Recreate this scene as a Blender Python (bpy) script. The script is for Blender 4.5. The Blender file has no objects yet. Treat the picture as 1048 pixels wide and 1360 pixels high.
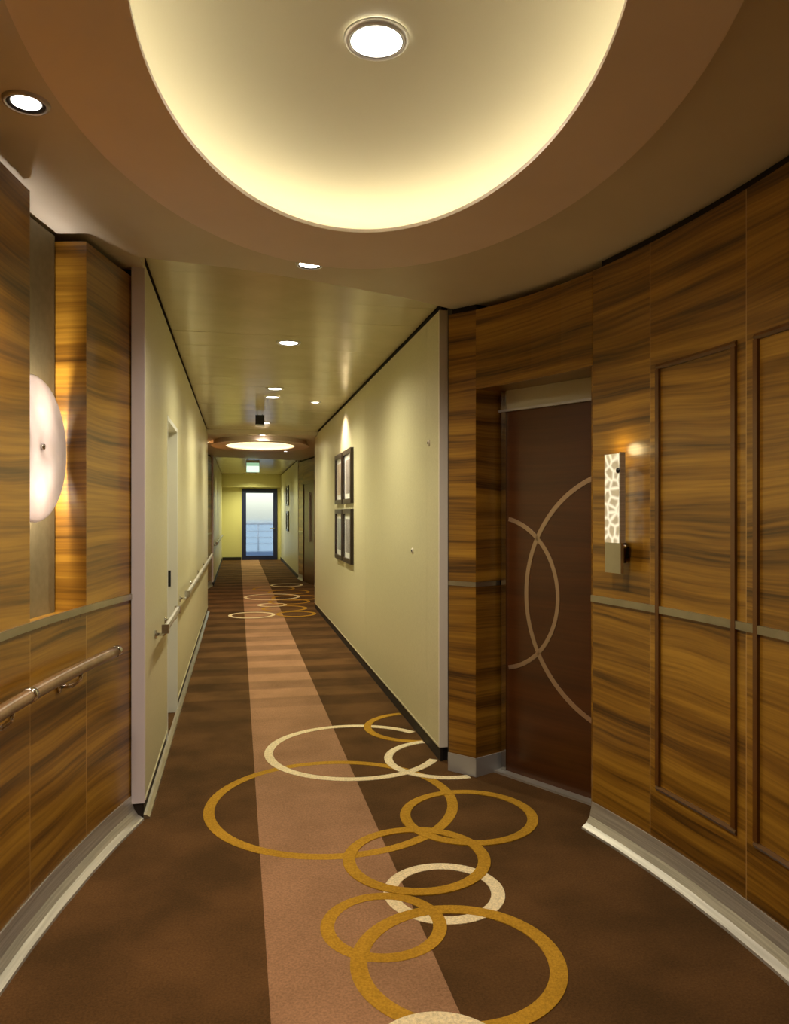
import bpy, bmesh, math, random
from mathutils import Vector, Matrix
random.seed(4)
S = bpy.context.scene
C = S.collection
PI = math.pi

# ------------------------------------------------------------------ camera
CAMH = 1.5
YAW = math.atan(208/1000)
cam = bpy.data.cameras.new('camera')
cam.sensor_fit = 'HORIZONTAL'; cam.sensor_width = 36; cam.lens = 36*1000/1048
cam.shift_y = 2/1048; cam.clip_start = .02; cam.clip_end = 2000
co = bpy.data.objects.new('camera', cam); C.objects.link(co)
co.location = (0, 0, CAMH); co.rotation_euler = (PI/2, 0, -YAW)
S.camera = co

# ------------------------------------------------------------------ world (daylight, reaches the place only through the end door)
w = bpy.data.worlds.new('sky'); S.world = w; w.use_nodes = True
nt = w.node_tree; nt.nodes.clear()
wo = nt.nodes.new('ShaderNodeOutputWorld'); bg = nt.nodes.new('ShaderNodeBackground')
sk = nt.nodes.new('ShaderNodeTexSky')
try:
    sk.sky_type = 'NISHITA'; sk.sun_disc = False; sk.sun_elevation = math.radians(35); sk.sun_rotation = math.radians(200)
except Exception: pass
nt.links.new(sk.outputs[0], bg.inputs[0]); bg.inputs[1].default_value = .13
nt.links.new(bg.outputs[0], wo.inputs[0])

# ------------------------------------------------------------------ exposure
vs = S.view_settings
vs.view_transform = 'Standard'; vs.look = 'None'; vs.gamma = 1; vs.use_curve_mapping = False
vs.exposure = 0.75
WARM = (1.0, .89, .72)
SPOT_W = 60.0
COVE = 8.5
ZR = 2.62

# ------------------------------------------------------------------ material helpers
def lin(r, g, b):
    f = lambda c: (c/255/12.92) if c/255 <= .04045 else ((c/255+.055)/1.055)**2.4
    return (f(r), f(g), f(b), 1)
def mat(name, col, rough=.5, metal=0, **kw):
    m = bpy.data.materials.new(name); m.use_nodes = True
    b = m.node_tree.nodes['Principled BSDF']
    b.inputs['Base Color'].default_value = col; b.inputs['Roughness'].default_value = rough; b.inputs['Metallic'].default_value = metal
    for k, v in kw.items(): b.inputs[k.replace('_', ' ')].default_value = v
    return m
def nodes(m):
    return m.node_tree.nodes, m.node_tree.links, m.node_tree.nodes['Principled BSDF']
def noise_tint(m, c1, c2, scale, coord='Object', bump=0, bscale=None, stretch=(1,1,1), detail=4, lo=.35, hi=.65):
    n, l, b = nodes(m)
    tc = n.new('ShaderNodeTexCoord'); mp = n.new('ShaderNodeMapping'); mp.inputs['Scale'].default_value = stretch
    l.new(tc.outputs[coord], mp.inputs[0])
    tx = n.new('ShaderNodeTexNoise'); tx.inputs['Scale'].default_value = scale; tx.inputs['Detail'].default_value = detail
    l.new(mp.outputs[0], tx.inputs[0])
    r = n.new('ShaderNodeValToRGB'); r.color_ramp.elements[0].color = c1; r.color_ramp.elements[1].color = c2
    r.color_ramp.elements[0].position = lo; r.color_ramp.elements[1].position = hi
    l.new(tx.outputs[0], r.inputs[0]); l.new(r.outputs[0], b.inputs['Base Color'])
    if bump:
        t2 = n.new('ShaderNodeTexNoise'); t2.inputs['Scale'].default_value = bscale or scale*4; t2.inputs['Detail'].default_value = 3
        l.new(mp.outputs[0], t2.inputs[0])
        bp = n.new('ShaderNodeBump'); bp.inputs['Strength'].default_value = bump; bp.inputs['Distance'].default_value = .01
        l.new(t2.outputs[0], bp.inputs['Height']); l.new(bp.outputs[0], b.inputs['Normal'])
    return m

def wood_mat(name, dark, mid, gold, rough=.3):
    """figured veneer, grain running level; UV is metres along the wall and metres up"""
    m = mat(name, mid, rough)
    n, l, b = nodes(m)
    uv = n.new('ShaderNodeTexCoord')
    oi = n.new('ShaderNodeObjectInfo')
    sep = n.new('ShaderNodeSeparateXYZ'); l.new(uv.outputs['UV'], sep.inputs[0])
    off = n.new('ShaderNodeMath'); off.operation = 'MULTIPLY'; off.inputs[1].default_value = 7.0; l.new(oi.outputs['Random'], off.inputs[0])
    # slow undulation of the grain
    w0 = n.new('ShaderNodeTexNoise'); w0.inputs['Scale'].default_value = 1.1; w0.inputs['Detail'].default_value = 1
    cmb0 = n.new('ShaderNodeCombineXYZ'); l.new(sep.outputs[0], cmb0.inputs[0])
    hv = n.new('ShaderNodeMath'); hv.operation = 'MULTIPLY'; hv.inputs[1].default_value = 1.6; l.new(sep.outputs[1], hv.inputs[0])
    l.new(hv.outputs[0], cmb0.inputs[1]); l.new(off.outputs[0], cmb0.inputs[2]); l.new(cmb0.outputs[0], w0.inputs[0])
    ws = n.new('ShaderNodeMath'); ws.operation = 'MULTIPLY_ADD'; ws.inputs[1].default_value = .11; l.new(w0.outputs[0], ws.inputs[0]); l.new(sep.outputs[1], ws.inputs[2])
    def band(su, sv, det, zoff):
        cx = n.new('ShaderNodeMath'); cx.operation = 'MULTIPLY'; cx.inputs[1].default_value = su; l.new(sep.outputs[0], cx.inputs[0])
        cy = n.new('ShaderNodeMath'); cy.operation = 'MULTIPLY'; cy.inputs[1].default_value = sv; l.new(ws.outputs[0], cy.inputs[0])
        cz = n.new('ShaderNodeMath'); cz.operation = 'ADD'; cz.inputs[1].default_value = zoff; l.new(off.outputs[0], cz.inputs[0])
        c = n.new('ShaderNodeCombineXYZ'); l.new(cx.outputs[0], c.inputs[0]); l.new(cy.outputs[0], c.inputs[1]); l.new(cz.outputs[0], c.inputs[2])
        t = n.new('ShaderNodeTexNoise'); t.inputs['Scale'].default_value = 1; t.inputs['Detail'].default_value = det; l.new(c.outputs[0], t.inputs[0])
        return t
    a = band(.5, 12.0, 4, 0); f = band(1.8, 85.0, 3, 3.3)
    mx = n.new('ShaderNodeMath'); mx.operation = 'MULTIPLY_ADD'; mx.inputs[1].default_value = .34; l.new(f.outputs[0], mx.inputs[0])
    m2 = n.new('ShaderNodeMath'); m2.operation = 'MULTIPLY'; m2.inputs[1].default_value = .72; l.new(a.outputs[0], m2.inputs[0]); l.new(m2.outputs[0], mx.inputs[2])
    r = n.new('ShaderNodeValToRGB'); e = r.color_ramp.elements
    e[0].position = .38; e[0].color = dark; e[1].position = .68; e[1].color = gold
    x = e.new(.51); x.color = mid
    l.new(mx.outputs[0], r.inputs[0]); l.new(r.outputs[0], b.inputs['Base Color'])
    b.inputs['Coat Weight'].default_value = .35; b.inputs['Coat Roughness'].default_value = .18
    return m

M = {}
M['wood'] = wood_mat('figured_veneer', lin(72, 44, 9), lin(130, 89, 23), lin(172, 127, 40))
M['wood_frame'] = mat('dark_moulding', lin(92, 53, 14), .3, Coat_Weight=.4)
M['backing'] = mat('dark_backing', lin(24, 17, 12), .8)
M['cream'] = noise_tint(mat('cream_wall', lin(204,198,162), .36), lin(200,194,158), lin(209,203,167), 90, bump=.05, bscale=400)
M['cream_end'] = mat('cream_far', lin(206, 198, 140), .5)
M['lavender'] = mat('pale_lacquer', lin(222, 214, 222), .4)
M['grey_post'] = mat('pale_post', lin(226, 218, 206), .45)
M['white'] = mat('white_lacquer', lin(232, 234, 228), .3)
M['blackbase'] = mat('dark_skirting', lin(30, 20, 16), .6)
M['steel'] = noise_tint(mat('brushed_steel', lin(190,186,178), .36, .6), lin(176,172,164), lin(204,200,192), 3, stretch=(1,1,60))
M['seam'] = mat('pale_seam', lin(176, 138, 84), .4)
M['plinth'] = mat('plinth_steel', lin(172, 172, 174), .4, .35)
M['inlay'] = mat('bronze_inlay', lin(190, 164, 136), .34, .75)
M['chrome'] = mat('polished_steel', lin(210, 208, 206), .12, 1)
M['dull'] = noise_tint(mat('satin_metal_strip', lin(176,168,150), .3, .9), lin(168,160,142), lin(186,178,160), 6)
M['ceil'] = noise_tint(mat('lobby_ceiling', lin(216,206,184), .5), lin(214,204,182), lin(219,209,187), 3)
M['ringm'] = noise_tint(mat('ceiling_ring', lin(238,224,214), .6), lin(236,222,212), lin(241,227,217), 3)
M['dome'] = mat('dome_white', lin(204, 196, 164), .7)
M['panel'] = noise_tint(mat('glossy_ceiling_panel', lin(210,201,164), .19), lin(206,197,160), lin(214,205,168), 4)
M['beige'] = noise_tint(mat('beige_back_panel', lin(124,112,76), .6), lin(120,108,72), lin(128,116,80), 30)
M['door'] = wood_mat('dark_door_veneer', lin(64, 32, 9), lin(74, 38, 11), lin(84, 45, 14), .3)
M['transom'] = mat('pale_transom', lin(186, 178, 146), .4)
M['black'] = mat('black_plastic', lin(16, 16, 18), .4)
M['navy'] = mat('navy_frame', lin(34, 40, 78), .35)
M['rail'] = noise_tint(mat('rail_timber', lin(110,84,56), .3, Coat_Weight=.4), lin(96,70,44), lin(126,98,68), 8, stretch=(1,1,1))
M['leafcream'] = mat('cream_door_leaf', lin(188, 178, 140), .35)
M['seal'] = mat('slot_dark', lin(40, 40, 42), .5, .6)

def carpet_mat(name, c1, c2, bands=0):
    m = noise_tint(mat(name, c1, 1.0), c1, c2, 2.6, bump=.6, bscale=260, detail=6)
    n, l, b = nodes(m)
    b.inputs['Specular IOR Level'].default_value = .1
    ramp = [x for x in n if x.type == 'VALTORGB'][0]
    tc = [x for x in n if x.type == 'TEX_COORD'][0]
    # pile mottling
    t = n.new('ShaderNodeTexNoise'); t.inputs['Scale'].default_value = 120; t.inputs['Detail'].default_value = 2
    l.new(tc.outputs['Object'], t.inputs[0])
    mr = n.new('ShaderNodeMapRange'); mr.inputs[1].default_value = .3; mr.inputs[2].default_value = .7; mr.inputs[3].default_value = .8; mr.inputs[4].default_value = 1.18
    l.new(t.outputs[0], mr.inputs[0])
    hs = n.new('ShaderNodeVectorMath'); hs.operation = 'SCALE'
    l.new(ramp.outputs[0], hs.inputs[0]); l.new(mr.outputs[0], hs.inputs['Scale'])
    out = hs
    if bands:   # alternating lighter and darker cross bands
        sp = n.new('ShaderNodeSeparateXYZ'); l.new(tc.outputs['Object'], sp.inputs[0])
        mm = n.new('ShaderNodeMath'); mm.operation = 'MULTIPLY'; mm.inputs[1].default_value = 2*PI/.62; l.new(sp.outputs[1], mm.inputs[0])
        sn = n.new('ShaderNodeMath'); sn.operation = 'SINE'; l.new(mm.outputs[0], sn.inputs[0])
        m3 = n.new('ShaderNodeMapRange'); m3.inputs[1].default_value = -.25; m3.inputs[2].default_value = .25; m3.inputs[3].default_value = 1-bands; m3.inputs[4].default_value = 1+bands
        l.new(sn.outputs[0], m3.inputs[0])
        # only in the corridor between the two lobbies
        g = n.new('ShaderNodeMapRange'); g.inputs[1].default_value = 5.2; g.inputs[2].default_value = 6.2; l.new(sp.outputs[1], g.inputs[0])
        mxx = n.new('ShaderNodeMix'); mxx.data_type = 'FLOAT'; l.new(g.outputs[0], mxx.inputs[0]); mxx.inputs[2].default_value = 1.0; l.new(m3.outputs[0], mxx.inputs[3])
        h2 = n.new('ShaderNodeVectorMath'); h2.operation = 'SCALE'; l.new(hs.outputs[0], h2.inputs[0]); l.new(mxx.outputs[0], h2.inputs['Scale'])
        out = h2
    l.new(out.outputs[0], b.inputs['Base Color'])
    return m
M['carpet'] = carpet_mat('brown_carpet', lin(76, 54, 29), lin(98, 69, 39), .22)
M['stripe'] = carpet_mat('taupe_carpet', lin(144, 109, 80), lin(162, 123, 92), .16)
M['goldring'] = carpet_mat('gold_carpet', lin(170, 128, 38), lin(186, 142, 46))
M['whitering'] = carpet_mat('cream_carpet', lin(226, 208, 166), lin(236, 220, 180))

def emis(name, col, st):
    m = bpy.data.materials.new(name); m.use_nodes = True
    n = m.node_tree.nodes; n.clear()
    o = n.new('ShaderNodeOutputMaterial'); e = n.new('ShaderNodeEmission'); e.inputs[0].default_value = (*col, 1); e.inputs[1].default_value = st
    m.node_tree.links.new(e.outputs[0], o.inputs[0]); return m
M['lens'] = emis('lamp_lens', (1, .93, .8), 9)
M['led'] = emis('led_ribbon', (1, .95, .78), COVE)
M['exitglow'] = emis('sign_white', (.75, 1, .72), .75)
M['exitgreen'] = emis('sign_green', (.45, .75, .45), .45)

# ------------------------------------------------------------------ mesh helpers
def link(name, me, m, parent=None):
    o = bpy.data.objects.new(name, me); C.objects.link(o)
    if m: me.materials.append(m if not isinstance(m, str) else M[m])
    if parent: o.parent = parent
    return o
def mesh(name, v, f, m, parent=None, uv=None, smooth=False):
    me = bpy.data.meshes.new(name); me.from_pydata(v, [], f)
    if uv:
        ul = me.uv_layers.new(name='UVMap')
        for lp in me.loops: ul.data[lp.index].uv = uv[lp.vertex_index]
    if smooth:
        for p in me.polygons: p.use_smooth = True
    me.update()
    bm = bmesh.new(); bm.from_mesh(me); bmesh.ops.recalc_face_normals(bm, faces=bm.faces); bm.to_mesh(me); bm.free()
    return link(name, me, m, parent)
def box(name, x0, x1, y0, y1, z0, z1, m, parent=None):
    v = [(x, y, z) for z in (z0, z1) for x, y in ((x0, y0), (x1, y0), (x1, y1), (x0, y1))]
    f = [(3,2,1,0), (4,5,6,7), (0,1,5,4), (1,2,6,5), (2,3,7,6), (3,0,4,7)]
    uv = [(a[0]+a[1], a[2]) for a in v]
    return mesh(name, v, f, m, parent, uv)
def prism(name, poly, z0, z1, m, parent=None):
    n = len(poly); v = [(x, y, z0) for x, y in poly]+[(x, y, z1) for x, y in poly]
    f = [tuple(range(n))[::-1], tuple(range(n, 2*n))]+[(i, (i+1) % n, n+(i+1) % n, n+i) for i in range(n)]
    arc = [0]
    for i in range(1, n): arc.append(arc[-1]+math.dist(poly[i], poly[i-1]))
    uv = [(a, z0) for a in arc]+[(a, z1) for a in arc]
    return mesh(name, v, f, m, parent, uv)
def normals(path):
    out = []
    for i, p in enumerate(path):
        a = path[max(i-1, 0)]; b = path[min(i+1, len(path)-1)]
        d = (b[0]-a[0], b[1]-a[1]); L = math.hypot(*d); out.append((-d[1]/L, d[0]/L))
    return out
def sweep(name, path, prof, m, parent=None, closed=False, smooth=False):
    """prof: closed list of (offset to the left of travel, z) carried along a level path"""
    N = normals(path); k = len(prof); v = []; uv = []; arc = 0
    for i, p in enumerate(path):
        if i: arc += math.dist(p, path[i-1])
        for q in prof:
            v.append((p[0]+N[i][0]*q[0], p[1]+N[i][1]*q[0], q[1])); uv.append((arc, q[1]))
    f = []
    for i in range(len(path)-1):
        for j in range(k): f.append((i*k+j, i*k+(j+1) % k, (i+1)*k+(j+1) % k, (i+1)*k+j))
    f.append(tuple(range(k))); f.append(tuple(range((len(path)-1)*k, len(path)*k)))
    return mesh(name, v, f, m, parent, uv, smooth)
def slab(name, path, z0, z1, out, m, parent=None):
    """panel whose visible face lies on the path; out = thickness away to the left of travel (may be negative)"""
    return sweep(name, path, [(0, z0), (0, z1), (out, z1), (out, z0)], m, parent)
def tube(name, pts, r, m, parent=None, seg=14, cap=True):
    v = []; f = []
    for i, p in enumerate(pts):
        p = Vector(p); a = Vector(pts[max(i-1, 0)]); b = Vector(pts[min(i+1, len(pts)-1)])
        d = (b-a).normalized(); u = d.cross(Vector((0, 0, 1)))
        if u.length < .01: u = Vector((1, 0, 0))
        u.normalize(); w_ = d.cross(u)
        rr = r[i] if isinstance(r, (list, tuple)) else r
        for k in range(seg):
            t = 2*PI*k/seg; v.append(tuple(p+u*math.cos(t)*rr+w_*math.sin(t)*rr))
    for i in range(len(pts)-1):
        for k in range(seg): f.append((i*seg+k, i*seg+(k+1) % seg, (i+1)*seg+(k+1) % seg, (i+1)*seg+k))
    f.append(tuple(range(seg))); f.append(tuple(range((len(pts)-1)*seg, len(pts)*seg)))
    return mesh(name, v, f, m, parent, smooth=len(pts) > 1)
def lathe(name, prof, m, parent=None, seg=40, closed=False):
    """prof: (r, z); about z axis"""
    v = []; f = []; k = len(prof)
    for s in range(seg):
        t = 2*PI*s/seg
        for r, z in prof: v.append((r*math.cos(t), r*math.sin(t), z))
    for s in range(seg):
        s2 = (s+1) % seg
        for j in range(k if closed else k-1): f.append((s*k+j, s2*k+j, s2*k+(j+1) % k, s*k+(j+1) % k))
    me = bpy.data.meshes.new(name); me.from_pydata(v, [], f)
    bm = bmesh.new(); bm.from_mesh(me); bmesh.ops.remove_doubles(bm, verts=bm.verts, dist=1e-6); bmesh.ops.recalc_face_normals(bm, faces=bm.faces)
    bm.to_mesh(me); bm.free()
    for p in me.polygons: p.use_smooth = True
    return link(name, me, m, parent)
def empty(name, loc=(0, 0, 0), rz=0):
    o = bpy.data.objects.new(name, None); C.objects.link(o); o.location = loc; o.rotation_euler = (0, 0, rz); o.empty_display_size = .1
    return o
def tag(o, label, cat, group=None, kind=None):
    o['label'] = label; o['category'] = cat
    if group: o['group'] = group
    if kind: o['kind'] = kind
    return o
def struct(o, label, cat): return tag(o, label, cat, None, 'structure')

# ------------------------------------------------------------------ plan of the place (metres)
XL, XR = -.45, 1.195           # corridor wall faces
ZC = 2.76                      # corridor ceiling
ZB = 2.70                      # lobby ceiling
ZP = 2.66                      # top of veneer
ZK = .115                      # top of steel base
ZD = 1.095                     # chair rail
YL, YR = 3.87, 4.42            # near ends of the corridor walls
rw = lambda y: 1.78-(y-2.25)**2/10      # right lobby wall face
lw = lambda y: -.83+(y-1.75)**2/14      # left lobby wall face
def rpath(y0, y1, d=0, n=14):   # travelling towards larger y
    return [(rw(y0+(y1-y0)*i/n)+d, y0+(y1-y0)*i/n) for i in range(n+1)]
def lpath(y0, y1, d=0, n=14):
    return [(lw(y0+(y1-y0)*i/n)+d, y0+(y1-y0)*i/n) for i in range(n+1)]

# ------------------------------------------------------------------ floor
floor = struct(box('floor', -2.6, 4.2, -3.2, 25.6, -.12, 0, 'carpet'), 'dark brown carpet running through the lobby and down the corridor', 'carpet')
box('carpet_stripe', .095, .652, -3.0, 24.7, 0, .0015, 'stripe', floor)
def ring(cx, cy, r, wd, m, z, skip=None, n=88):
    v = []; f = []; idx = {}
    for i in range(n):
        t = 2*PI*i/n; c, s = math.cos(t), math.sin(t)
        pts = [(cx+(r-wd)*c, cy+(r-wd)*s), (cx+r*c, cy+r*s)]
        if skip and any(skip(*p) for p in pts): continue
        idx[i] = len(v); v += [(*pts[0], 0), (*pts[1], 0), (*pts[0], z), (*pts[1], z)]
    for i in range(n):
        j = (i+1) % n
        if i in idx and j in idx:
            a, b = idx[i], idx[j]
            f += [(a+2, a+3, b+3, b+2), (a, b, b+1, a+1), (a+1, b+1, b+3, a+3), (a, a+2, b+2, b)]
    o = mesh('carpet_ring', v, f, m, floor)
    return o
inwall = lambda x, y: (x > 1.195 and y > 4.42) or (y > 4.255-(x-1.195)*1.15 and x > 1.195)
rings = [(.48, 3.893, .65, .054, 'goldring'), (.72, 4.731, .56, .054, 'whitering'), (1.24, 5.157, .38, .052, 'goldring'),
         (1.24, 4.454, .37, .05, 'whitering'), (1.12, 3.583, .34, .052, 'goldring'), (.76, 3.184, .32, .054, 'goldring'),
         (.80, 2.883, .24, .054, 'whitering'), (.52, 2.693, .23, .05, 'goldring'), (.72, 2.423, .36, .058, 'goldring'),
         (.54, 1.984, .21, .055, 'whitering'), (.75, 1.45, .42, .055, 'goldring'), (.3, 1.0, .3, .05, 'goldring')]
for i, (x, y, r, wd, m) in enumerate(rings):
    ring(x, y, r, wd, m, .0022+.0005*(i % 6), inwall)
far = [(.72, 12.0, .36, .05, 'goldring'), (.55, 12.5, .24, .05, 'whitering'), (.85, 12.9, .36, .05, 'goldring'), (.2, 11.3, .34, .05, 'whitering'),
       (1.0, 13.5, .42, .05, 'goldring'), (.6, 13.7, .5, .055, 'whitering'), (.95, 14.5, .4, .05, 'goldring'), (.7, 15.2, .42, .05, 'goldring'), (1.0, 15.9, .34, .05, 'whitering'),
       (.85, 11.3, .3, .05, 'goldring')]
for i, (x, y, r, wd, m) in enumerate(far):
    ring(x, y, r, wd, m, .0022+.0005*(i % 6), lambda x, y: x > 1.17 and y < 12, 56)

# ------------------------------------------------------------------ rear wall, and unseen outer shell added to keep daylight from leaking in
struct(box('ceiling_light_block', -2.6, 4.2, -3.2, 25.6, 3.2, 3.3, 'backing'), 'unseen dark slab above the ceiling panels, added to block daylight', 'ceiling')
struct(box('wall_light_block_left', -2.7, -2.6, -3.2, 25.6, 0, 3.2, 'backing'), 'unseen dark screen behind the left wall, added to block daylight', 'wall')
struct(box('wall_light_block_right', 4.2, 4.3, -3.2, 25.6, 0, 3.2, 'backing'), 'unseen dark screen behind the right wall, added to block daylight', 'wall')
struct(box('wall_back', -2.6, 4.2, -3.2, -3.1, 0, 3.2, 'cream'), 'cream wall closing the corridor behind the viewer', 'wall')

# ------------------------------------------------------------------ lobby ceiling with oval opening, dropped ring and dome
QA = math.radians(7)
def ell(cx, cy, a, b, t):
    u, v_ = a*math.cos(t), b*math.sin(t)
    return (cx+u*math.cos(QA)+v_*math.sin(QA), cy-u*math.sin(QA)+v_*math.cos(QA))
def ray_poly(c, d, poly):
    best = None
    for i in range(len(poly)):
        p, q = poly[i], poly[(i+1) % len(poly)]
        ex, ey = q[0]-p[0], q[1]-p[1]; den = d[0]*ey-d[1]*ex
        if abs(den) < 1e-9: continue
        t = ((p[0]-c[0])*ey-(p[1]-c[1])*ex)/den; s = ((p[0]-c[0])*d[1]-(p[1]-c[1])*d[0])/den
        if t > 0 and -1e-6 <= s <= 1+1e-6 and (best is None or t < best): best = t
    return (c[0]+d[0]*best, c[1]+d[1]*best)
def plate_with_hole(name, poly, ec, ea, eb, z0, z1, m, n=180):
    angs = sorted(set([2*PI*i/n for i in range(n)]))
    v = []; f = []
    inner = [ell(*ec, ea, eb, t) for t in angs]
    outer = []
    for p in inner:
        d = (p[0]-ec[0], p[1]-ec[1]); outer.append(ray_poly(ec, d, poly))
    # snap nearest sample to every corner
    for q in poly:
        k = min(range(n), key=lambda i: math.dist(outer[i], q)); outer[k] = q
    for i in range(n):
        v += [(*inner[i], z0), (*outer[i], z0), (*inner[i], z1), (*outer[i], z1)]
    for i in range(n):
        a, b = 4*i, 4*((i+1) % n)
        f += [(a, b, b+1, a+1), (a+2, a+3, b+3, b+2), (a, a+2, b+2, b), (a+1, b+1, b+3, a+3)]
    return mesh(name, v, f, m)
def oval_ring(name, c1, a1, b1, c2, a2, b2, z0, z1, m, parent=None, n=160):
    v = []; f = []
    for i in range(n):
        t = 2*PI*i/n; p = ell(*c1, a1, b1, t); q = ell(*c2, a2, b2, t)
        v += [(*p, z0), (*q, z0), (*q, z1), (*p, z1)]
    for i in range(n):
        a, b = 4*i, 4*((i+1) % n)
        for j in range(4): f.append((a+j, b+j, b+(j+1) % 4, a+(j+1) % 4))
    return mesh(name, v, f, m, parent)
def oval_dome(name, c, a, b, z0, zw, rise, m, parent=None, n=96, k=12):
    v = [(*ell(*c, a, b, 2*PI*i/n), z0) for i in range(n)]
    for j in range(k):
        s = j/k; r = math.cos(s*PI/2)**.7; z = zw+rise*math.sin(s*PI/2)
        v += [(*ell(*c, a*r, b*r, 2*PI*i/n), z) for i in range(n)]
    v.append((*c, zw+rise)); f = []
    for j in range(k):
        for i in range(n): f.append((j*n+i, j*n+(i+1) % n, (j+1)*n+(i+1) % n, (j+1)*n+i))
    for i in range(n): f.append((k*n+i, k*n+(i+1) % n, len(v)-1))
    return mesh(name, v, f, m, parent, smooth=True)

HC, HA, HB = (.345, 1.93), .57, 1.045
OC, OA, OB = (.355, 2.035), .846, 1.385
far_edge = [(1.42, 4.36), (1.25, 4.27), (.9, 4.09), (.45, 3.91), (0, 3.77), (-.47, 3.69)]
poly = [(-1.25, .1), (2.5, .1), (2.5, 4.36)]+far_edge+[(-1.25, 3.69)]
cl = struct(plate_with_hole('ceiling', poly, OC, OA-.07, OB-.07, ZB, ZB+.06, 'ceil'), 'beige lobby ceiling around the dropped oval ring', 'ceiling')
# closing edge up to the corridor ceiling
box('ceiling_corner', -1.25, -.452, 3.691, 3.90, ZB, ZB+.06, 'ceil', cl)
sweep('ceiling_edge', far_edge, [(.005, ZB+.055), (.005, ZC+.02), (.03, ZC+.02), (.03, ZB+.055)], 'ceil', cl)
rg = struct(oval_ring('ceiling_ring', HC, HA, HB, OC, OA, OB, ZR, ZR+.014, 'ringm'), 'pinkish beige oval ring dropped below the near lobby ceiling', 'ceiling')
oval_ring('ring_hanger', OC, OA-.075, OB-.075, OC, OA-.05, OB-.05, ZR+.014, ZB+.05, 'ringm', rg)
dm = struct(oval_dome('ceiling_dome', (.35, 1.94), HA+.17, HB+.18, ZR+.014, ZR+.09, .17, 'dome'), 'cream oval ceiling dome glowing from hidden cove light', 'ceiling')
led = tag(oval_ring('cove_light', HC, HA+.115, HB+.115, HC, HA+.14, HB+.14, ZR+.014, ZR+.022, 'led'), 'warm cove light hidden around the large near ceiling oval', 'cove light')

# rear part of the place: corridor going on behind the viewer
struct(box('ceiling_rear', -.7, 1.5, -3.1, .1, ZC, ZC+.05, 'panel'), 'glossy ceiling of the corridor behind the viewer', 'ceiling')
struct(box('wall_rear_left', XL-.3, XL, -3.1, .12, 0, 3.2, 'cream'), 'cream corridor wall left behind the viewer', 'wall')
struct(box('wall_rear_right', XR, XR+.3, -3.1, .12, 0, 3.2, 'cream'), 'cream corridor wall right behind the viewer', 'wall')

# ------------------------------------------------------------------ right lobby wall
NEAR = 3.337; P1, P2, P3 = 2.94, 2.378, 1.72
wr = struct(slab('wall_right_lobby', rpath(.1, NEAR-.03, .028), 0, 3.15, -.05, 'backing'), 'curved lobby wall of golden brown figured veneer with inset frames, right', 'wall')
seams = [.1, .9, P3, P2, P1, NEAR]
G = .002
for a, b in zip(seams, seams[1:]):
    for z0, z1 in ((.08, ZD-.014), (ZD+.014, ZP)):
        slab('veneer_panel', rpath(a+G, b-G), z0, z1, -.022, 'wood', wr)
for a in seams[1:-1]: slab('seam_strip', rpath(a-G, a+G, 0, 2), .1, ZP-.001, -.02, 'seam', wr)
# moulded frames
def frame_on(a, b, z0, z1, parent):
    wd, pr = .022, .012
    pth = rpath(a, b, 0, 10)
    for zz in (z0, z1-wd): sweep('frame_moulding', pth, [(-.002, zz), (pr*.5, zz), (pr, zz+wd*.5), (pr*.5, zz+wd), (-.002, zz+wd)], 'wood_frame', parent)
    for y in (a, b-wd):
        q = rpath(y, y+wd, 0, 2); v = []
        N = normals(q)
        sweep('frame_moulding', [q[0], q[1], q[2]], [(-.002, z0+wd), (-.002, z1-wd), (pr, z1-wd), (pr, z0+wd)], 'wood_frame', parent)
frame_on(2.425, 2.895, .33, 2.13, wr)
frame_on(1.77, 2.33, .33, 2.13, wr)
frame_on(.95, 1.67, .33, 2.13, wr)
slab('chair_rail', rpath(.1, NEAR), ZD-.015, ZD+.015, .010, 'dull', wr)
COVEP = [(-.02, ZK+.006), (.004, ZK+.006), (.007, ZK-.02), (.016, .055), (.034, .026), (.06, .010), (.062, 0), (-.02, 0)]
br = struct(sweep('baseboard_right_lobby', rpath(.1, NEAR), COVEP, 'steel', smooth=False), 'brushed steel cove skirting under the curved right veneer wall', 'baseboard')

# ------------------------------------------------------------------ door recess on the right
dw = struct(prism('wall_door_recess', [(1.36, 4.60), (1.25, 4.47), (1.235, 4.27), (1.338, 4.135), (1.50, 4.204), (1.62, 4.40)], 0, 3.15, 'backing'), 'veneered pilaster between the corridor and the dark lift door', 'pilaster')
pil = [(1.206, 4.245), (1.327, 4.106), (1.507, 4.19)]
def face(name, p, q, z0, z1, th, m, parent): return slab(name, [p, q], z0, z1, th, m, parent)
for z0, z1 in ((.1, ZD-.014), (ZD+.014, ZP)):
    face('veneer_panel', pil[0], pil[1], z0, z1, .02, 'wood', dw)
    face('veneer_panel', pil[1], pil[2], z0, min(z1, 2.21), .02, 'wood', dw)
face('chair_rail', (1.203, 4.242), (1.325, 4.100), ZD-.013, ZD+.013, .012, 'dull', dw)
face('chair_rail', (1.325, 4.100), (1.50, 4.184), ZD-.013, ZD+.013, .012, 'dull', dw)
face('steel_plinth', (1.201, 4.241), (1.326, 4.097), 0, .105, .014, 'plinth', dw)
face('steel_plinth', (1.326, 4.097), (1.508, 4.184), 0, .105, .014, 'plinth', dw)
# header veneer over the opening, following the wall line
hp = [(rw(NEAR)+.0, NEAR+G), (1.60, 3.56), (1.52, 3.76), (1.43, 3.94), (1.327, 4.106)]
hd = prism('veneer_panel', hp+[(1.515, 4.20), (1.62, 4.02), (2.02, 3.30)], 2.21, ZP, 'wood', dw)
# near jamb, seen edge-on
jn = [(rw(NEAR), NEAR), (2.02, NEAR-.05)]
face('veneer_panel', (rw(NEAR), NEAR-.002), (2.05, NEAR-.06), 0, 2.21, .02, 'wood', dw)

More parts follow.
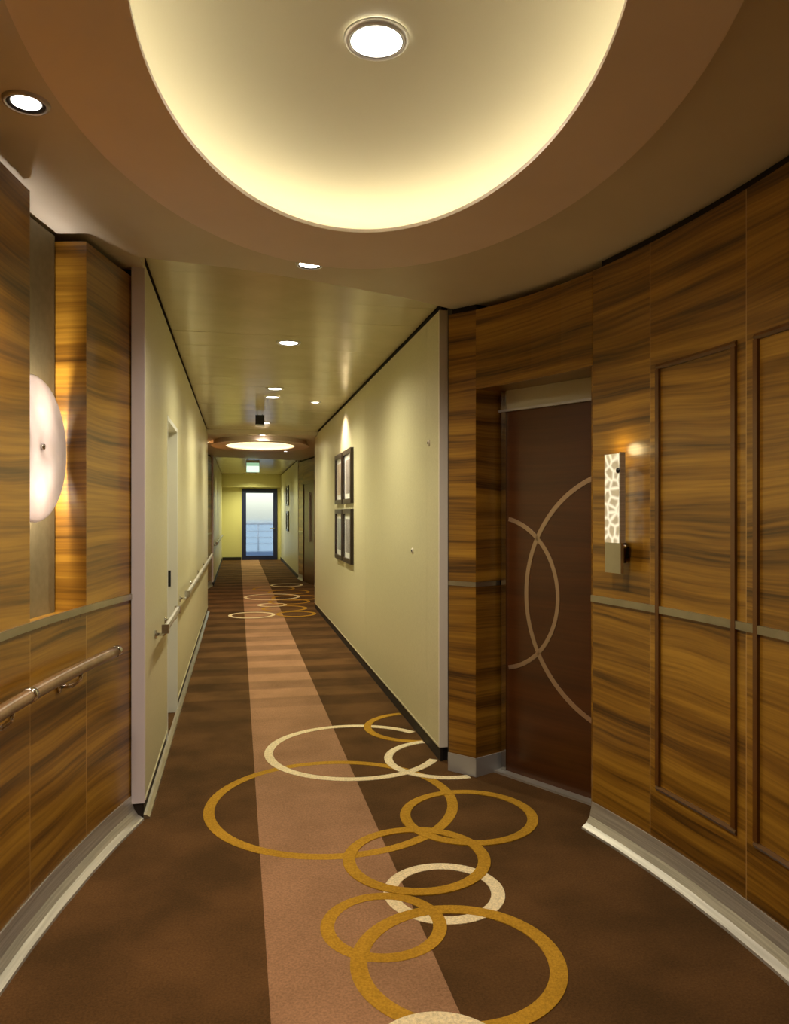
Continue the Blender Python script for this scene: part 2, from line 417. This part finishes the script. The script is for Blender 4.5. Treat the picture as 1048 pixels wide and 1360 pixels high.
d1 = empty('door_1', (1.511, 4.165, 0), math.atan2(-.507, .282))    # local x runs along the door, local y away from... built below
struct(d1, 'dark brown lift door with inlaid steel circles, in right veneer wall', 'door')
DH = 2.09
def dbox(name, x0, x1, y0, y1, z0, z1, m, par=d1): return box(name, x0, x1, y0, y1, z0, z1, m, par)
dbox('door_leaf', .034, 1.02, 0, .045, .012, DH, 'door')
dbox('transom_panel', -.01, 1.06, -.006, .04, DH+.012, 2.27, 'transom')
dbox('frame_head', -.02, 1.06, -.016, .05, DH-.002, DH+.012, 'steel')
dbox('frame_jamb', .0, .034, -.014, .06, 0, 2.215, 'chrome')
dbox('frame_jamb', 1.02, 1.07, -.03, .06, 0, 2.215, 'chrome')
dbox('threshold', -.05, 1.07, -.055, .05, 0, .012, 'steel')
def arc_inlay(cx, cz, R, wd, x0, x1, parent, name='steel_inlay', n=120, m='inlay'):
    v = []; f = []; idx = {}
    for i in range(n):
        t = 2*PI*i/n
        p = [(cx+(R-wd)*math.cos(t), cz+(R-wd)*math.sin(t)), (cx+R*math.cos(t), cz+R*math.sin(t))]
        if any(q[0] < x0 or q[0] > x1 for q in p): continue
        idx[i] = len(v); v += [(q[0], y, q[1]) for y in (-.003, .004) for q in p]
    for i in range(n):
        j = (i+1) % n
        if i in idx and j in idx:
            a, b = idx[i], idx[j]
            f += [(a, a+1, b+1, b), (a+1, a+3, b+3, b+1), (a, b, b+2, a+2)]
    return mesh(name, v, f, m, parent)
arc_inlay(-.045, 1.04, .45, .024, .036, 1.0, d1)
arc_inlay(.853, 1.05, .69, .026, .003, 1.0, d1)

# ------------------------------------------------------------------ left lobby wall with lit niche
NA, NB = 2.92, 3.41
wl = struct(slab('wall_left_lobby', lpath(.1, YL, -.20), 0, 3.15, .05, 'backing'), 'curved lobby wall of brown figured veneer with a lit niche, left', 'wall')
for a, b in ((.1, 1.2), (1.2, 2.2), (2.2, NA), (NA, NB), (NB, YL)):
    slab('veneer_panel', lpath(a+G, b-G), .08, ZD-.014, .022, 'wood', wl)
    if (a, b) != (NA, NB): slab('veneer_panel', lpath(a+G, b-G), ZD+.014, ZP, .022, 'wood', wl)
for a, zt in ((1.2, ZP-.001), (2.2, ZP-.001), (NA, ZD-.014), (NB, ZD-.014)): slab('seam_strip', lpath(a-G, a+G, 0, 2), .1, zt, .02, 'seam', wl)
slab('niche_back', lpath(2.62, NB+.02, -.135), ZD-.05, ZP+.02, .02, 'beige', wl)
def lnorm(y, d):
    a, b = lw(y-.01), lw(y+.01); L = math.hypot(b-a, .02); return (lw(y)-.02/L*d, y+(b-a)/L*d)
face('niche_return', lnorm(NB, 0), lnorm(NB, .14), ZD-.02, ZP, -.02, 'wood', wl)
face('niche_return', lnorm(2.64, .022), lnorm(2.64, .14), ZD+.01, ZP, .02, 'wood', wl)
slab('niche_sill', lpath(2.62, NB), ZD-.03, ZD-.0145, .14, 'wood', wl)
slab('chair_rail', lpath(.1, YL), ZD-.014, ZD+.014, -.010, 'dull', wl)
COVEL = [(-a, b) for a, b in COVEP]
struct(sweep('baseboard_left_lobby', lpath(.1, YL), COVEL, 'steel'), 'brushed steel cove skirting under the left veneer wall', 'baseboard')

# ------------------------------------------------------------------ corridor
def corridor_wall(name, x, sgn, segs, label, m='cream', z1=ZC-.03):
    """segs: (y0, y1) of each panel; sgn = +1 wall lies towards +x"""
    y0, y1 = segs[0][0], segs[-1][1]
    xa, xb = sorted((x+sgn*.016, x+sgn*.24))
    w_ = struct(box(name, xa, xb, y0, y1, 0, 3.15, 'backing'), label, 'wall')
    for a, b in segs:
        xa, xb = sorted((x, x+sgn*.016))
        box('wall_panel', xa, xb, a+.0015, b-.0015, .085, z1, m, w_)
    return w_
DA, DB = 5.10, 5.93
# right
wrt = corridor_wall('wall_right', XR, 1, [(YR, 4.72), (4.72, 7.1), (7.1, 9.5), (9.5, 11.98)], 'cream panelled corridor wall carrying the four framed pictures, right')
struct(box('baseboard_right', XR+.004, XR+.02, YR-.015, 11.98, 0, .085, 'blackbase'), 'dark recessed skirting along the right corridor wall', 'baseboard')
struct(box('trim_2', XR-.003, XR+.11, YR-.02, YR, .085, ZC-.03, 'grey_post'), 'pale end post of the right corridor wall beside the pilaster', 'trim')
struct(box('trim_10', XR-.004, XR+.002, YR, 11.98, .083, .093, 'transom'), 'thin pale strip over the dark skirting of the right corridor wall', 'trim')
# left, with a doorway
wlt = corridor_wall('wall_left', XL, -1, [(YL+.02, DA)], 'cream corridor wall before the recessed doorway, left')
wlt2 = corridor_wall('wall_left_far', XL, -1, [(DB, 7.4), (7.4, 8.9), (8.9, 10.4), (10.4, 11.8)], 'cream corridor wall beyond the recessed doorway, left')
box('wall_panel', XL-.24, XL, DA, DB, 2.14, ZC-.03, 'cream', wlt2)
struct(box('baseboard_left', XL-.016, XL-.004, YL-.01, DA, 0, .085, 'blackbase'), 'dark skirting before the recessed left doorway', 'baseboard')
struct(box('baseboard_left_far', XL-.016, XL-.004, DB, 11.8, 0, .085, 'blackbase'), 'dark skirting beyond the recessed left doorway', 'baseboard')
struct(box('trim_1', XL-.058, XL+.003, YL-.02, YL+.02, .085, ZB, 'lavender'), 'pale lavender end post where the left veneer wall stops', 'trim')
struct(box('trim_3', XL-.07, XL-.004, YL-.012, YL+.02, 0, .085, 'blackbase'), 'dark foot under the pale lavender end post', 'trim')
EDGE = [(0, 0), (0, .022), (-.012, .02), (-.03, .008), (-.032, 0)]
struct(sweep('trim_4', [(XL-.004, YL), (XL-.004, 11.8)], EDGE, 'dull'), 'thin pale metal carpet edge along the left corridor wall', 'trim')
struct(box('trim_5', XL-.002, XL+.004, YL+.02, DA, .083, .093, 'transom'), 'thin pale strip over the skirting before the left doorway', 'trim')
struct(box('trim_6', XL-.002, XL+.004, DB, 11.8, .083, .093, 'transom'), 'thin pale strip over the skirting beyond the left doorway', 'trim')
d2 = struct(empty('door_2', (XL, DA, 0)), 'recessed cream cabin door with white jamb, left corridor wall', 'door')
box('door_leaf', -.16, -.12, .03, DB-DA-.03, .01, 2.11, 'leafcream', d2)
jb = box('door_jamb', -.2, .002, DB-DA-.03, DB-DA+.004, 0, 2.14, 'white', d2)
box('strike_plate', -.085, -.045, DB-DA-.033, DB-DA-.03, .95, 1.07, 'seal', jb)
box('door_jamb', -.2, .002, -.004, .03, 0, 2.14, 'white', d2)
box('door_head', -.2, .002, .03, DB-DA-.03, 2.11, 2.14, 'white', d2)
hnd = box('lock_plate', -.12, -.114, .08, .14, .92, 1.12, 'chrome', d2)
tube('lever_handle', [(-.115, .11, 1.0), (-.07, .11, 1.0), (-.07, .22, 1.0)], .009, 'chrome', d2)

# dark shadow gap at the head of the corridor walls comes from the recessed backing; ceiling panels span the corridor
cc = struct(box('ceiling_corridor', XL-.12, XR+.12, 3.7, 11.6, ZC+.012, ZC+.05, 'backing'), 'glossy panelled ceiling of the corridor', 'ceiling')
y = 3.62; k = 0
while y < 11.55:
    L = .44
    tl = random.uniform(-.0016, .0016)
    o = box('ceiling_panel', -(XR-XL)/2+.004, (XR-XL)/2-.004, -L/2+.0015, L/2-.0015, 0, .011, 'panel', cc)
    o.location = ((XL+XR)/2, y+L/2, ZC); o.rotation_euler = (tl, random.uniform(-.001, .001), 0)
    y += L; k += 1

# ------------------------------------------------------------------ second lobby and the far corridor
Y2L, Y2R = 16.0, 17.4; XL2, XR2 = -.5, 1.36; YE = 24.7
c2 = (.37, 12.78)
QS = QA; QA = 0.0
p2 = [(-1.1, 11.6), (2.1, 11.6), (2.1, 17.3), (-1.1, 16.2)]
struct(plate_with_hole('ceiling_far_lobby', p2, c2, .74, .98, ZB, ZC+.03, 'ceil', 96), 'beige ceiling of the far lobby around its lit oval', 'ceiling')
rg2 = struct(oval_ring('ceiling_ring_far', c2, .565, .80, c2, .80, 1.05, ZR, ZR+.014, 'ringm', None, 96), 'small far oval ceiling ring down the corridor', 'ceiling')
oval_ring('ring_hanger', c2, .74, .98, c2, .76, 1.0, ZR+.014, ZB+.05, 'ringm', rg2, 96)
struct(oval_dome('ceiling_dome_far', c2, .72, .96, ZR+.014, ZR+.09, .15, 'dome', None, 64, 8), 'cream dome inside the small far ceiling oval', 'ceiling')
tag(oval_ring('cove_light', c2, .66, .895, c2, .69, .925, ZR+.014, ZR+.022, 'led', None, 96), 'warm cove light hidden around the small far ceiling oval', 'cove light')
QA = QS
struct(box('ceiling_far', -.9, 1.8, 16.2, YE+.2, ZC, ZC+.05, 'panel'), 'glossy ceiling of the far corridor before the glass door', 'ceiling')
l2 = [(XL-.02, 11.82), (-.62, 12.5), (-.72, 13.4), (-.74, 14.2), (-.66, 15.1), (XL2-.02, Y2L)]
wl2 = struct(slab('wall_left_far_lobby', [(a-.025, b) for a, b in l2], 0, 3.15, .1, 'backing'), 'brown veneer wall of the far lobby, left', 'wall')
for a, b in zip(l2, l2[1:]):
    for z0, z1 in ((.1, ZD-.014), (ZD+.014, ZP)): slab('veneer_panel', [a, b], z0, z1, .02, 'wood', wl2)
slab('chair_rail', l2, ZD-.014, ZD+.014, -.01, 'dull', wl2)
struct(sweep('baseboard_left_far_lobby', l2, [(a*.3, b) for a, b in COVEL], 'steel'), 'steel skirting of the far lobby, left', 'baseboard')
r2 = [(XR+.03, 12.0), (1.62, 12.8), (1.80, 13.8), (1.70, 14.9), (1.56, 15.6)]
r3 = [(1.42, 16.8), (XR2, Y2R)]
wr2 = struct(slab('wall_right_far_lobby', [(a+.03, b) for a, b in r2+r3], 0, 3.15, -.1, 'backing'), 'brown veneer wall of the far lobby holding a dark door, right', 'wall')
for pth in (r2, r3):
    for a, b in zip(pth, pth[1:]):
        for z0, z1 in ((.1, ZD-.014), (ZD+.014, ZP)): slab('veneer_panel', [a, b], z0, z1, -.02, 'wood', wr2)
    slab('chair_rail', pth, ZD-.014, ZD+.014, .01, 'dull', wr2)
    struct(sweep('baseboard_right_far_lobby', pth, [(a*.3, b) for a, b in COVEP], 'steel'), 'steel skirting of the far lobby, right, before its dark door' if pth is r2 else 'steel skirting of the far lobby, right, beyond its dark door', 'baseboard')
slab('veneer_panel', [r2[-1], r3[0]], 2.2, ZP, -.02, 'wood', wr2)
ddx, ddy = r3[0][0]-r2[-1][0], r3[0][1]-r2[-1][1]
d4 = struct(empty('door_4', (r2[-1][0], r2[-1][1], 0), math.atan2(ddy, ddx)), 'dark brown door in the far lobby wall, small in the distance', 'door')
DL = math.hypot(ddx, ddy)
box('door_leaf', .04, DL-.04, -.025, -.005, .012, 2.14, 'door', d4)
box('frame_jamb', 0, .04, -.028, .012, 0, 2.2, 'wood_frame', d4); box('frame_jamb', DL-.04, DL, -.028, .012, 0, 2.2, 'wood_frame', d4)
box('frame_head', .04, DL-.04, -.028, .012, 2.14, 2.2, 'wood_frame', d4)
box('door_pull', .46, .50, -.004, .03, .9, 1.95, 'steel', d4)

corridor_wall('wall_left_end', XL2, -1, [(Y2L, 18.5), (18.5, 21.5), (21.5, YE)], 'cream wall of the far corridor beyond the second lobby, left')
corridor_wall('wall_right_end', XR2, 1, [(Y2R, 19.5), (19.5, 22.0), (22.0, YE)], 'cream wall of the far corridor with two small pictures, right')
struct(box('baseboard_left_end', XL2-.004, XL2+.012, Y2L-.012, YE, 0, .085, 'blackbase'), 'dark skirting of the far corridor, left', 'baseboard')
struct(box('baseboard_right_end', XR2-.012, XR2+.004, Y2R-.012, YE, 0, .085, 'blackbase'), 'dark skirting of the far corridor, right', 'baseboard')
struct(box('trim_7', XL2-.1, XL2+.004, Y2L-.02, Y2L, .085, ZC, 'lavender'), 'pale end post of the far corridor, left', 'trim')
struct(box('trim_8', XR2-.004, XR2+.12, Y2R-.02, Y2R, .085, ZC, 'grey_post'), 'pale end post of the far corridor, right', 'trim')

# end wall with glazed door and lit bulkhead above
EX0, EX1, EH = .13, 1.25, 2.3
we = struct(prism('wall_end', [(-2.6, YE), (EX0, YE), (EX0, YE+.15), (-2.6, YE+.15)], 0, 3.2, 'cream_end'), 'yellow cream end wall around the glass door', 'wall')
box('wall_panel', EX1, 4.2, YE, YE+.15, 0, 3.2, 'cream_end', we)
box('wall_panel', EX0, EX1, YE, YE+.15, EH, 3.2, 'cream_end', we)
struct(box('trim_9', XL2, XR2, YE-.3, YE-.001, 2.34, ZC, 'cream_end'), 'cream bulkhead above the glass end door', 'trim')
struct(box('baseboard_end', XL2+.02, EX0-.02, YE-.02, YE, 0, .1, 'blackbase'), 'dark skirting beside the glass end door', 'baseboard')
d3 = struct(empty('door_3', (EX0, YE, 0)), 'navy framed glass door with daylight at the corridor end', 'door')
W = EX1-EX0
box('frame_jamb', 0, .13, -.03, .08, 0, EH, 'navy', d3); box('frame_jamb', W-.13, W, -.03, .08, 0, EH, 'navy', d3)
box('frame_head', .13, W-.13, -.03, .08, EH-.14, EH, 'navy', d3); box('bottom_rail', .13, W-.13, -.03, .08, 0, .14, 'navy', d3)
gm = mat('door_glass', (.86, .93, 1, 1), .22, 0, Transmission_Weight=1, IOR=1.05)
box('glass_pane', .13, W-.13, .02, .03, .14, EH-.14, gm, d3)
tube('lever_handle', [(W-.10, -.03, 1.02), (W-.10, -.08, 1.02), (W-.24, -.08, 1.02)], .014, 'chrome', d3)

# outside: open deck, rail and sea
tag(box('open_deck', -6, 8, YE+.15, YE+6, -.12, -.02, mat('deck_paint', lin(120, 132, 146), .6)), 'grey open deck outside the glass door', 'deck', None, 'structure')
rl = tag(empty('deck_railing', (0, YE+5.8, 0)), 'pale deck railing seen through the glass end door', 'railing')
tube('top_rail', [(-6, 0, 1.1), (8, 0, 1.1)], .04, 'white', rl)
for i in range(15): tube('post', [(-5.5+i*.9, 0, 0), (-5.5+i*.9, 0, 1.1)], .025, 'white', rl)
for z in (.3, .55, .8): tube('lower_bar', [(-6, 0, z), (8, 0, z)], .014, 'white', rl)
tag(box('sea', -900, 900, YE+6, 1500, -14, -13.5, noise_tint(mat('sea_water', lin(70, 92, 112), .25), lin(58,80,102), lin(84,106,124), .05)), 'grey blue sea beyond the glass end door', 'sea', None, 'structure')

# ------------------------------------------------------------------ downlights
def downlight(x, y, z, r, label, power, size=150, blend=.9, tilt=(0, 0), color=WARM, group='recessed ceiling downlights', lensr=.72, rad=.05):
    o = tag(empty('downlight', (x, y, z)), label, 'downlight', group)
    lathe('trim_ring', [(r*.80, -.004), (r*.84, -.010), (r*.95, -.008), (r, 0), (r, .004), (r*.8, .004)], 'steel', o, closed=True)
    lathe('baffle', [(r*.80, -.004), (r*lensr, .0015), (r*lensr, -.002), (r*.78, -.007)], 'black', o, closed=True)
    lathe('lens', [(0.0001, -.0035), (r*lensr, -.003), (r*lensr, .001), (.0001, .001)], 'lens', o)
    l = bpy.data.lights.new('downlight_beam', 'SPOT'); l.energy = power; l.color = color; l.spot_size = math.radians(size); l.spot_blend = blend; l.shadow_soft_size = rad
    lo = bpy.data.objects.new('lamp_beam', l); C.objects.link(lo); lo.parent = o; lo.location = (0, 0, -.03); lo.rotation_euler = (tilt[0], tilt[1], 0)
    return o
DZ = ZR+.09+.17
downlight(.392, 2.14, DZ-.012, .095, 'large round downlight in the middle of the near ceiling dome', SPOT_W*1.0, lensr=.9)
downlight(-.605, 2.37, ZB, .066, 'small dark rimmed downlight over the left veneer wall', SPOT_W*.5, size=95, color=(1, .74, .5), lensr=.6)
downlight(-.64, 1.90, ZB, .066, 'small downlight cut by the left edge of the photo', SPOT_W*.5, size=95, color=(1, .74, .5), lensr=.6)
downlight(.338, 3.625, ZB, .07, 'downlight half hidden behind the near oval ceiling ring', SPOT_W*.6)
cor = [(5.58, 'nearest downlight in the glossy corridor ceiling', 1), (7.66, 'second downlight along the glossy corridor ceiling', 1), (8.22, 'third downlight along the corridor ceiling, just past the second', .6), (10.6, 'downlight at the end of the glossy corridor ceiling before the far lobby', 1)]
for yy, lb, k in cor: downlight(.365, yy, ZC-.002, .092, lb, SPOT_W*k, size=160, color=(1, .92, .65))
downlight(.37, 11.66, ZB, .07, 'downlight in the far lobby ceiling just before its oval', SPOT_W*.5)
downlight(-.52, 13.0, ZB, .07, 'downlight over the left wall of the far lobby', SPOT_W*.9, color=(1, .7, .42))
downlight(.9, 14.6, ZB, .07, 'downlight over the dark door side of the far lobby', SPOT_W*.6, color=(1, .76, .46))
for yy, lb, k in ((18.2, 'first downlight of the far corridor', .8), (21.0, 'second downlight of the far corridor', .8), (23.6, 'last downlight before the end bulkhead', 2.2)): downlight(.43, yy, ZC, .08, lb, SPOT_W*k, size=150, color=(.96, .95, .52))
downlight(XR-.34, 8.5, ZC-.002, .06, 'small wall washing downlight above the framed pictures', SPOT_W*.8, size=100, tilt=(0, math.radians(-26)), color=(1, .80, .66))
downlight(.37, -1.2, ZC, .08, 'downlight of the corridor behind the viewer', SPOT_W*.7)

# ------------------------------------------------------------------ left disc sconce in the niche
ang = math.atan2(lw(3.2)-lw(3.06), .14)     # wall heading off +y
sc = tag(empty('disc_sconce', (-.77, 3.13, 1.75), -ang), 'glowing alabaster disc lamp in the left wall niche', 'wall lamp')
tr = bpy.data.materials.new('alabaster'); tr.use_nodes = True
n, l_, b = nodes(tr)
b.inputs['Base Color'].default_value = (.9, .84, .78, 1); b.inputs['Roughness'].default_value = .35
tl = n.new('ShaderNodeBsdfTranslucent'); tl.inputs[0].default_value = (.95, .88, .82, 1); mxs = n.new('ShaderNodeMixShader'); mxs.inputs[0].default_value = .62
tx = n.new('ShaderNodeTexNoise'); tx.inputs['Scale'].default_value = 9; tx.inputs['Detail'].default_value = 6
tcn = n.new('ShaderNodeTexCoord'); l_.new(tcn.outputs['Object'], tx.inputs[0])
rp = n.new('ShaderNodeValToRGB'); rp.color_ramp.elements[0].color = (.30, .265, .25, 1); rp.color_ramp.elements[1].color = (.50, .475, .455, 1); rp.color_ramp.elements[0].position = .3
l_.new(tx.outputs[0], rp.inputs[0]); l_.new(rp.outputs[0], tl.inputs[0])
out = [x for x in n if x.type == 'OUTPUT_MATERIAL'][0]
l_.new(b.outputs[0], mxs.inputs[1]); l_.new(tl.outputs[0], mxs.inputs[2]); l_.new(mxs.outputs[0], out.inputs[0])
def disc_lens(name, R, bulge, m, parent):
    o = lathe(name, [(.0001, bulge)]+[(R*math.sin(t*PI/2/10), bulge*math.cos(t*PI/2/10)) for t in range(1, 11)]+[(R-.004, -.006)]+[(R*.95*math.sin(t*PI/2/10), (bulge-.005)*math.cos(t*PI/2/10)-.004) for t in range(9, 0, -1)]+[(.0001, bulge-.009)], m, parent, 56)
    o.rotation_euler = (0, PI/2, 0); return o       # bulge towards local +x
disc_lens('glass_disc', .285, .03, tr, sc)
lathe('screw_cap', [(.0001, .012), (.010, .010), (.012, 0), (.0001, 0)], 'chrome', sc, 20).rotation_euler = (0, PI/2, 0)
sc.children[-1].location = (.030, .0, .008)
box('back_plate', -.062, -.046, -.06, .06, -.12, .12, 'steel', sc)
box('lamp_arm', -.05, .024, -.012, .012, -.012, .012, 'steel', sc)
for zz in (-.14, .14):
    p = bpy.data.lights.new('sconce_bulb', 'POINT'); p.energy = 9; p.color = (1, .89, .82); p.shadow_soft_size = .02
    po = bpy.data.objects.new('bulb_glow', p); C.objects.link(po); po.parent = sc; po.location = (-.028, 0, zz)

# ------------------------------------------------------------------ right crystal sconce
sy = 3.10; sa = math.atan2(rw(sy+.05)-rw(sy-.05), .1)
rs = tag(empty('crystal_sconce', (rw(sy), sy, 1.5), -sa), 'slim crackled glass wall lamp beside the lift door, on veneer', 'wall lamp')
cg = bpy.data.materials.new('crackle_glass'); cg.use_nodes = True
n, l_, b = nodes(cg)
tcn = n.new('ShaderNodeTexCoord'); vo = n.new('ShaderNodeTexVoronoi'); vo.feature = 'DISTANCE_TO_EDGE'; vo.inputs['Scale'].default_value = 20
l_.new(tcn.outputs['Object'], vo.inputs[0])
rp = n.new('ShaderNodeValToRGB'); rp.color_ramp.elements[0].color = (1, .9, .66, 1); rp.color_ramp.elements[1].color = (.20, .155, .08, 1); rp.color_ramp.elements[1].position = .22
l_.new(vo.outputs['Distance'], rp.inputs[0]); l_.new(rp.outputs[0], b.inputs['Emission Color']); b.inputs['Emission Strength'].default_value = .5
b.inputs['Base Color'].default_value = (.6, .56, .44, 1); b.inputs['Roughness'].default_value = .1
box('glass_plate', -.075, -.055, -.055, .055, -.13, .265, cg, rs)
box('glass_edge_strip', -.079, -.051, -.059, -.052, -.13, .27, 'steel', rs)
box('lower_plate', -.073, -.057, -.055, .055, -.265, -.13, 'dull', rs)
for zz in (.19,): tube('glass_clip', [(-.05, -.045, zz), (-.082, -.045, zz)], .012, 'black', rs)
hl = tube('lamp_holder', [(-.03, 0, -.22), (-.03, 0, -.13)], .026, mat('bronze', lin(70, 44, 30), .35, .7), rs)
tube('holder_collar', [(-.03, 0, -.155), (-.03, 0, -.14)], .030, 'chrome', hl)
box('wall_bracket', -.03, .0, -.02, .02, -.2, -.15, 'black', rs)
p = bpy.data.lights.new('sconce_bulb', 'POINT'); p.shadow_soft_size = .03; p.energy = .32; p.color = (1, .76, .36)
po = bpy.data.objects.new('bulb_glow', p); C.objects.link(po); po.parent = rs; po.location = (-.065, .02, .29)
tube('lamp_tube', [(-.028, 0, -.125), (-.028, 0, .20)], .011, emis('lamp_tube_glow', (1, .86, .5), .8), rs)

# ------------------------------------------------------------------ handrails
hr = tag(empty('handrail', (lw(2.7)+.08, 2.7, .89)), 'round timber handrail with steel rings on the left veneer wall', 'handrail')
def hloc(y, dx, dz): return (lw(y)+dx-hr.location.x, y-2.7, dz)
tube('rail', [hloc(1.3+2.2*i/24, .08, 0) for i in range(25)], .024, 'rail', hr, 18)
tube('end_cap', [hloc(3.495, .08, 0), hloc(3.53, .08, 0)], [.025, .024], 'chrome', hr, 18)
for yy in (2.70, 1.7): tube('joint_ring', [hloc(yy, .08, 0), hloc(yy+.035, .08, 0)], .0265, 'chrome', hr, 18)
for yy in (3.16, 2.58, 1.6):
    b_ = tube('bracket', [hloc(yy, 0, -.07), hloc(yy, .05, -.068), hloc(yy, .078, -.045), hloc(yy, .08, -.02)], .009, 'chrome', hr, 10)
    tube('wall_rosette', [hloc(yy, -.001, -.07), hloc(yy, .008, -.07)], .024, 'chrome', b_, 16)
def flat_rail(y0, y1, label, x=XL, z=.88, brk=None):
    o = tag(empty('handrail', (x, y0, z)), label, 'handrail', 'corridor handrails')
    L = y1-y0
    prof = [(.060, -.018), (.060, .018), (.068, .022), (.080, .018), (.084, 0), (.080, -.018), (.068, -.022)]
    v = []; f = []; k = len(prof)
    for yy in (.03, L-.03): v += [(a, yy, b) for a, b in prof]
    f = [(i, (i+1) % k, k+(i+1) % k, k+i) for i in range(k)]+[tuple(range(k)), tuple(range(k, 2*k))]
    mesh('rail', v, f, 'steel', o)
    for yy in (0, L-.03): box('end_cap', .05, .086, yy, yy+.03, -.024, .024, 'chrome', o)
    nb = max(2, int(L/1.2)+1)
    for i in range(nb):
        yy = .15+(L-.3)*i/(nb-1)
        b_ = tube('bracket', [(0, yy, -.05), (.05, yy, -.05), (.072, yy, -.03)], .009, 'chrome', o, 10)
        tube('wall_rosette', [(0, yy, -.05), (.008, yy, -.05)], .024, 'chrome', b_, 14)
    return o
flat_rail(4.2, 5.06, 'short steel handrail between the lavender post and the left doorway')
flat_rail(6.0, 11.7, 'long steel handrail beyond the left doorway')
flat_rail(16.2, 22.0, 'far steel handrail in the corridor beyond the second lobby', XL2)

# ------------------------------------------------------------------ pictures
def picture(y0, y1, z0, z1, x, label, tone, group):
    o = tag(empty('framed_picture', (x, y0, z0)), label, 'picture', group)
    Wd, H = y1-y0, z1-z0; fw = .05; d = .035
    for a, b, c, e in ((0, Wd, 0, fw), (0, Wd, H-fw, H), (0, fw, fw, H-fw), (Wd-fw, Wd, fw, H-fw)):
        box('frame_bar', -d, 0, a, b, c, e, M['pframe'], o)
    box('mount', -.012, -.002, fw, Wd-fw, fw, H-fw, M['white'], o)
    am = noise_tint(mat('print_'+tone[0], lin(*tone[1]), .5), lin(*tone[1]), lin(*tone[2]), 5, detail=2)
    box('print', -.015, -.012, fw+.06, Wd-fw-.06, fw+.06, H-fw-.06, am, o)
    gl = mat('picture_glass', (.9, .9, .9, 1), .05, 0, Alpha=.12)
    box('glazing', -.022, -.019, fw, Wd-fw, fw, H-fw, gl, o)
    return o
M['pframe'] = mat('picture_frame', lin(40, 27, 22), .3)
g = 'framed pictures on the right corridor wall'
picture(7.86, 8.48, 1.61, 2.20, XR, 'dark framed picture, upper near one of the four on the cream wall', ('a', (150,140,128), (96,84,80)), g)
picture(8.56, 9.18, 1.61, 2.20, XR, 'dark framed picture, upper far one of the four on the cream wall', ('b', (176,160,130), (140,120,90)), g)
picture(7.86, 8.48, .96, 1.55, XR, 'dark framed picture, lower near one of the four on the cream wall', ('c', (130,124,124), (80,72,76)), g)
picture(8.56, 9.18, .96, 1.55, XR, 'dark framed picture, lower far one of the four on the cream wall', ('d', (150,160,158), (110,120,120)), g)
g = 'small framed pictures in the far corridor'
picture(20.6, 21.4, 1.72, 2.27, XR2, 'small dark picture, upper one on the far corridor wall', ('e', (120,110,104), (70,62,60)), g)
picture(20.6, 21.4, 1.02, 1.56, XR2, 'small dark picture, lower one on the far corridor wall', ('f', (120,110,104), (70,62,60)), g)

# ------------------------------------------------------------------ ceiling signs and small fittings
es = tag(empty('exit_sign', (.33, 17.2, ZC)), 'glowing green and white sign hanging before the glass end door', 'sign')
box('sign_housing', -.15, .15, 0, .05, -.34, -.06, 'white', es)
box('light_panel', -.14, .14, -.004, 0, -.33, -.19, 'exitglow', es)
box('green_band', -.14, .14, -.004, 0, -.185, -.12, 'exitgreen', es)
for xx in (-.12, .12): tube('hanger_rod', [(xx, .025, -.06), (xx, .025, 0)], .006, 'chrome', es, 8)
ds = tag(empty('direction_sign', (.27, 9.55, ZC)), 'small dark box hanging from the glossy corridor ceiling', 'sign')
box('sign_housing', -.055, .055, 0, .06, -.15, -.03, 'seal', ds)
box('pale_lower_edge', -.055, .055, -.002, .06, -.165, -.15, 'white', ds)
for xx in (-.03, .03): tube('hanger_rod', [(xx, .03, -.03), (xx, .03, 0)], .005, 'chrome', ds, 8)
def stud(y, z, label):
    o = tag(empty('wall_button', (XR, y, z)), label, 'wall button', 'small fittings on the right corridor wall')
    q = lathe('rose', [(.0001, .008), (.018, .007), (.022, 0), (.0001, 0)], 'grey_post', o, 20); q.rotation_euler = (0, -PI/2, 0)
    q = lathe('core', [(.0001, .012), (.008, .011), (.009, .005), (.0001, .005)], 'seal', o, 14); q.rotation_euler = (0, -PI/2, 0)
stud(5.12, 1.24, 'small dark button at mid height on the right corridor wall')
stud(4.66, 1.95, 'small pale button high on the right corridor wall near its end')
